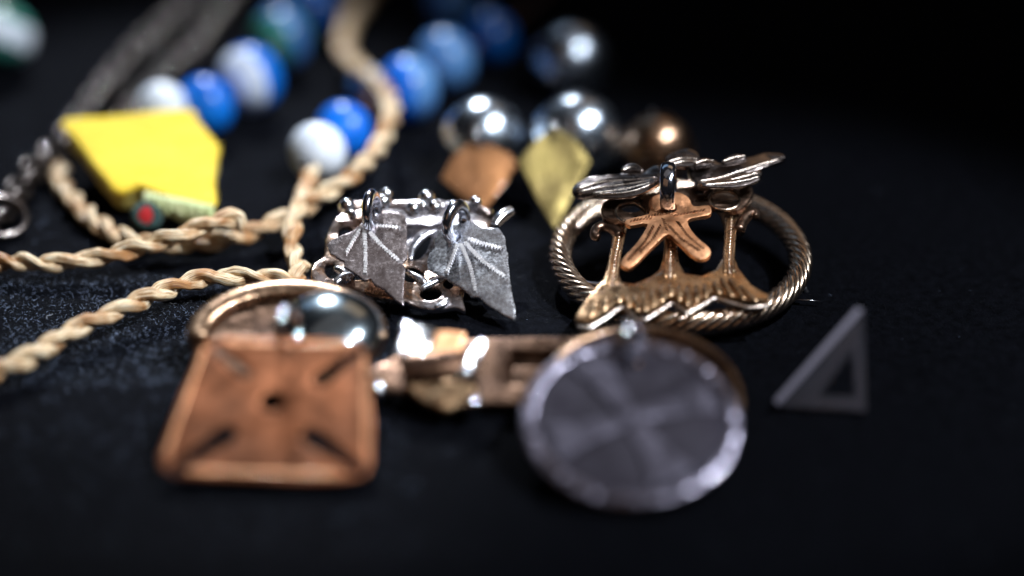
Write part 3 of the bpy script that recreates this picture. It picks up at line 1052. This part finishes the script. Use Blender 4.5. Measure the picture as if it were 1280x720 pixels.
# star pendant and its band ring
PS = Plane(PO.hit(*Z2(330, 460), 0.30), 19, 0, 0)
star = [(398, 222), (440, 206), (488, 206), (528, 224), (546, 252), (598, 250), (604, 280), (562, 292), (524, 306), (552, 358), (602, 404), (592, 434), (552, 436), (492, 386), (462, 358), (442, 364), (404, 400), (334, 466), (302, 466), (295, 446), (352, 380), (384, 320), (324, 326), (310, 306), (388, 282), (388, 246)]
so = smooth2([PS.uv(*Z2(*p)) for p in star], 3)
hole = PS.uv(*Z2(463, 256))
sp = build('star_pendant', plate(PS, so, [ell(hole, .10, .12, 0, 18)], 0.09, 0.015, 0.2, 0.04, seed=41), M['copper'], t, 40, label='copper star pendant with engraved zigzag lines')
hf = lambda x, y: 0.09 + surf_h(0.04, 41)(x, y)
for v in (((405, 330), (370, 390), (312, 452)), ((430, 325), (405, 370), (350, 430)), ((455, 320), (500, 370), (575, 420)), ((490, 312), (530, 365), (590, 415)), ((395, 300), (350, 306), (318, 314)), ((480, 285), (540, 275), (598, 265)), ((380, 296), (440, 278), (500, 284)), ((440, 300), (448, 330), (455, 350))):
    ridge_vein(PS, [PS.uv(*Z2(*p)) for p in v], sp, hf, 0.03, m=M['groove'], name='zigzag', height=0.014, slant=0.9, step=0.05)
c = PS.w(hole.x, hole.y, 0.05) + Vector((-0.02, 0.16, 0.27))
rp = ring_path(c, 0.34, (1, -0.12, 0.05), 44)
build('band_ring', tube(rp, 0.115, 14, True, flat=0.42), M['silver_ring'], t, 180)
# the pin under the brooch
pn = [G(700, 351, .09), G(800, 361, .09), G(1030, 377, .06)]
build('pin', tube(resample(pn, 0.2), lambda u: 0.035 * (1 - 0.75 * max(0, u - 0.8) / 0.2), 10), M['silver_bright'], t, 180)
build('pin_catch', tube(cat_rom([G(985, 368, .0), G(990, 362, .2), G(1003, 358, .28), G(1008, 366, .18)], 6), 0.045, 8), M['silver'], t, 180)

# ------------------------------------------------------------------ foreground: bronze clasp with two pendants
t = thing('bronze_clasp', G(560, 520), 'brown bronze clasp with domed end, collar and round plate behind the pendants', 'clasp')
PC = Plane(G(360, 500, 0.12), 16)
cc = PC.uv(360, 426)
oc = ell(cc, 1.42, 1.02, 0, 56)
build('round_plate', plate(PC, oc, (), 0.14, 0.05, 0.3, 0.03, seed=51), M['clasp'], t, 40)
arc = [math.pi * (-0.04 + 1.08 * k / 48) for k in range(49)]      # the raised rim is an arch: it stops where the plate ends in the hinge
build('plate_rim', tube([PC.w(cc.x + 1.28 * math.cos(a), cc.y + 0.92 * math.sin(a), 0.17) for a in arc], 0.16, 14, flat=0.45), M['bronze_brown'], t, 180)
dc = PC.uv(412, 425)
prof = [(0.80 * math.cos(a), 0.44 * math.sin(a)) for a in (math.pi / 2 * k / 14 for k in range(15))]
build('silver_dome', lathe([(max(r, .001), h) for r, h in prof], PC.w(dc.x, dc.y, 0.13), PC.n, 40), M['dome'], t, 180)
# bar
PBar = Plane(G(590, 512, 0.10), 14)
bo = [PBar.uv(*p) for p in ((455, 470), (480, 462), (520, 440), (600, 432), (690, 430), (760, 430), (760, 515), (690, 516), (605, 513), (580, 516), (555, 519), (520, 505), (470, 494))]
build('bar', plate(PBar, bo, [[PBar.uv(*p) for p in ((640, 448), (700, 448), (700, 490), (636, 490))]], 0.16, 0.04, 0.3, 0.02, seed=53), M['clasp'], t, 40)
ib = [PBar.uv(*p) for p in ((632, 442), (708, 442), (708, 496), (628, 496))]
build('recess_floor', plate(PBar, ib, (), 0.05, 0.01), M['clasp'], t, 40)
# the collar: a rolled bronze sleeve with two beaten silver lugs, tilted to mirror the lamps as glints, and a bronze tab folded over it
c = G(548, 468, 0.36)
build('sleeve', lathe([(.24, -.52), (.34, -.52), (.36, -.46), (.36, .46), (.34, .52), (.24, .52), (.24, -.52)], c, (1, 0.10, 0.0), 40), M['clasp'], t, 40)
for nm, px4, z, tl, rl, m, sd in (
        ('glint_lug', ((502, 404), (520, 407), (541, 414), (536, 432), (527, 454), (508, 452), (491, 444), (497, 424)), .78, 35, 20, 'glint', 55),
        ('bronze_tab', ((544, 418), (582, 421), (577, 440), (572, 458), (536, 455), (540, 436)), .74, 33, 4, 'copper', 56),
        ('glint_bar', ((596, 426), (607, 430), (598, 454), (585, 480), (568, 474), (582, 450)), .74, 35, 18, 'glint', 57),
        ('bronze_foot', ((505, 486), (556, 480), (594, 488), (600, 508), (576, 514), (556, 520), (530, 508)), .22, 26, 0, 'bronze', 58)):
    pl = Plane(G(sum(p[0] for p in px4) / len(px4), max(p[1] for p in px4), z * 0.7), tl, 0, rl)
    build(nm, plate(pl, [pl.uv(*p) for p in px4], (), 0.13, 0.04, 0.12, 0.05, None, sd, 3.0), M[m], t, 40)
build('glint_ball', ball(G(474, 490, .3), 0.12, 18, 12), M['glint'], t, 180)  # shiny ball added to make a round glint
build('glint_ball', ball(G(592, 504, .34), 0.12, 18, 12), M['glint'], t, 180)  # another ball added only for its glint
# plate behind the silver disc
PD0 = Plane(G(800, 575, 0.08), 13)
c0 = PD0.uv(800, 505)
build('back_plate', plate(PD0, ell(c0, 1.42, 1.42, 0, 60), (), 0.14, 0.05, 0.3, 0.03, seed=54), M['clasp'], t, 40)
build('back_rim', tube([PD0.w(p.x, p.y, 0.16) for p in ell(c0, 1.36, 1.36, 0, 64)], 0.07, 8, True), M['bronze_brown'], t, 180)

# copper cross plate
t = thing('cross_pendant', G(335, 605), 'square copper cross plate leaning on the domed clasp end', 'pendant')
PQ = Plane(G(335, 603, 0.06), 27, 3, -2)
sq = [(250, 441), (264, 429), (300, 427), (345, 426), (400, 427), (446, 430), (457, 443), (463, 480), (466, 530), (465, 580), (456, 599), (432, 605), (380, 606), (330, 604), (270, 601), (222, 598), (202, 590), (199, 574), (214, 535), (232, 488)]
qo = [PQ.uv(*p) for p in sq]
q2 = []
for i in range(len(qo)):
    for k in range(4):
        p = qo[i].lerp(qo[(i + 1) % len(qo)], k / 4)
        q2.append(p + Vector((noise.noise(Vector((p.x * 4, p.y * 4, 2))), noise.noise(Vector((p.x * 4, p.y * 4, 8))))) * 0.015)


def slot(x0, y0, x1, y1, w0, w1, n=10):
    """a tapering slot cut through the plate from (x0, y0) to (x1, y1)"""
    a, b = PQ.uv(x0, y0), PQ.uv(x1, y1)
    d = (b - a).normalized()
    m = Vector((-d.y, d.x))
    out = []
    for k in range(n + 1):
        t_ = math.pi * k / n
        out.append(b + d * (math.sin(t_) * w1) - m * (math.cos(t_) * w1))
    for k in range(n + 1):
        t_ = math.pi * k / n
        out.append(a - d * (math.sin(t_) * w0) + m * (math.cos(t_) * w0))
    return out


slots = [slot(270, 441, 306, 470, .06, .10), slot(444, 445, 402, 478, .07, .13), slot(222, 587, 284, 546, .10, .14), slot(446, 590, 388, 548, .09, .13)]
build('cross_plate', plate(PQ, q2, slots + [ell(PQ.uv(340, 506), .16, .16, 0, 20), ell(PQ.uv(362, 437), .06, .06, 0, 14)], 0.09, 0.022, 0.2, 0.025, None, 61), M['copper_matte'], t, 40)
# thin raised line in brighter copper inside each edge, standing in for edge glints
for a, b in (((257, 440), (206, 578)), ((228, 593), (428, 599)), ((458, 585), (455, 452)), ((276, 434), (438, 436))):
    p0, p1 = PQ.uv(*a), PQ.uv(*b)
    P = [PQ.w(*(p0.lerp(p1, k / 16)), 0.085 + surf_h(0.025, 61)(*(p0.lerp(p1, k / 16)))) for k in range(17)]
    build('edge_glint_line', tube(P, 0.020, 8), M['copper'], t, 180)

hq = PQ.uv(362, 434)
build('jump_ring', tube(ring_path(PQ.w(hq.x, hq.y, .07) + PQ.v * .2 + PQ.n * .12, .25, PQ.u * 0.8 + PQ.n * 0.3 - PQ.v * 0.3, 32), .06, 12, True), M['glint'], t, 180)

# silver disc
t = thing('round_pendant', G(788, 635), 'round frosted silver disc with a raised rim and cross, leaning on the clasp', 'pendant')
PD = Plane(G(788, 636, 0.06), 19, 0, 0)
cdn = PD.uv(788, 533)
RX_ = (PD.uv(925, 533) - cdn).length
RY_ = abs(PD.uv(788, 428).y - PD.uv(788, 637).y) / 2
hd = PD.uv(792, 456)
cdn = Vector((cdn.x, (PD.uv(788, 428).y + PD.uv(788, 637).y) / 2))
build('disc', plate(PD, ell(cdn, RX_, RY_, 0, 72), [ell(hd, .09, .1, 0, 16)], 0.09, 0.03, 0.3, 0.03, seed=71), M['disc_dark'], t, 40)


def rim_ring(k0, k1, z0, z1, n=72):
    V, F = [], []
    for k in range(n):
        a = 2 * math.pi * k / n
        for kk, z in ((k0, z0), (k0, z1), (k1, z1), (k1, z0)):
            V.append(PD.w(cdn.x + math.cos(a) * RX_ * kk, cdn.y + math.sin(a) * RY_ * kk, z))
    for k in range(n):
        l = (k + 1) % n
        for j in range(4):
            F.append((k * 4 + j, k * 4 + (j + 1) % 4, l * 4 + (j + 1) % 4, l * 4 + j))
    return weld((V, F))


rimp = []
for k in range(240):
    a = 2 * math.pi * k / 240
    rimp.append(PD.w(cdn.x + math.cos(a) * RX_ * 0.93, cdn.y + math.sin(a) * RY_ * 0.93, 0.085))
rv = tube(rimp, 0.105, 16, True, flat=0.32)
# hammered by hand: small flats all the way round
rvv = [Vector(v) + PD.n * (0.020 * noise.noise(Vector(v) * 4.0) + 0.018 * noise.noise(Vector(v) * 11)) for v in rv[0]]
build('rim', (rvv, rv[1]), M['disc_silver'], t, 180)
for ang in (21, 117):
    for sgn in (0, 180):
        a = R(ang + sgn)
        d, s = Vector((math.cos(a), math.sin(a))), Vector((-math.sin(a), math.cos(a)))
        arm = [cdn - d * 0.02 - s * .11, cdn + d * 0.5 * RX_ - s * .20, cdn + d * .80 * min(RX_, RY_) - s * .34, cdn + d * .80 * min(RX_, RY_) + s * .34, cdn + d * 0.5 * RX_ + s * .20, cdn - d * 0.02 + s * .11]
        build('cross_arm', plate(Plane(PD.w(0, 0, .07 + 0.003 * (ang > 90) + 0.0015 * (sgn > 0)), 19), arm, (), 0.05, 0.02, 0.2, 0.02, seed=ang), M['disc_mid'], t, 40)
build('jump_ring', tube(ring_path(PD.w(hd.x, hd.y, .07) + PD.v * .24 + PD.n * .14, .27, PD.u * 0.8 + PD.n * 0.3 - PD.v * 0.3, 32), .075, 12, True), M['glint'], t, 180)

# ------------------------------------------------------------------ acrylic triangle
t = thing('acrylic_easel', G(1030, 512), 'small clear acrylic triangle standing alone on the dark cloth at the right', 'stand')
PT = Plane(G(1030, 512, 0.02), 60, -8)
tri = [(973, 507), (1079, 388), (1083, 514)]
tin = [(1024, 495), (1065, 437), (1069, 495)]
build('triangle_frame', plate(PT, [PT.uv(*p) for p in tri], [[PT.uv(*p) for p in tin]], 0.09, 0.02), M['acrylic'], t, 30)
a, b = PT.uv(973, 507), PT.uv(1079, 388)
d = (b - a).normalized()
nn = Vector((-d.y, d.x))
build('front_bar', plate(Plane(PT.w(0, 0, -.07), 60, -8), [a + nn * .005, b + nn * .005, b + nn * .09 - d * .04, a + nn * .09 + d * 0.02], (), 0.24, 0.02), M['acrylic_edge'], t, 30)

# ------------------------------------------------------------------ lint on the cloth
lint = []
for i in range(10):
    px, py = random.uniform(0, 420), random.uniform(370, 455)
    if i >= 10:
        px, py = random.uniform(960, 1080), random.uniform(330, 420)
    if i == 0:
        px, py = 66, 394
    g = G(px, py)
    z = cloth_z(g.x, g.y) + 0.05
    a = random.uniform(0, 6.28)
    pts, p = [], Vector((g.x, g.y, z))
    L = 0.03 if i else 0.08
    for k in range(5):
        pts.append(p.copy())
        a += random.uniform(-.9, .9)
        p += Vector((math.cos(a), math.sin(a), random.uniform(-.25, .35))) * L
    lint.append(tube(cat_rom(pts, 3), 0.0038, 4)[:2])
o = build('lint', merge(lint), M['lint'], None, 180)
o['kind'] = 'stuff'
o['label'] = 'tiny pale lint threads caught on the black cloth'
o['category'] = 'lint'

for o in scene.objects:
    if 'o' in o:
        del o['o']
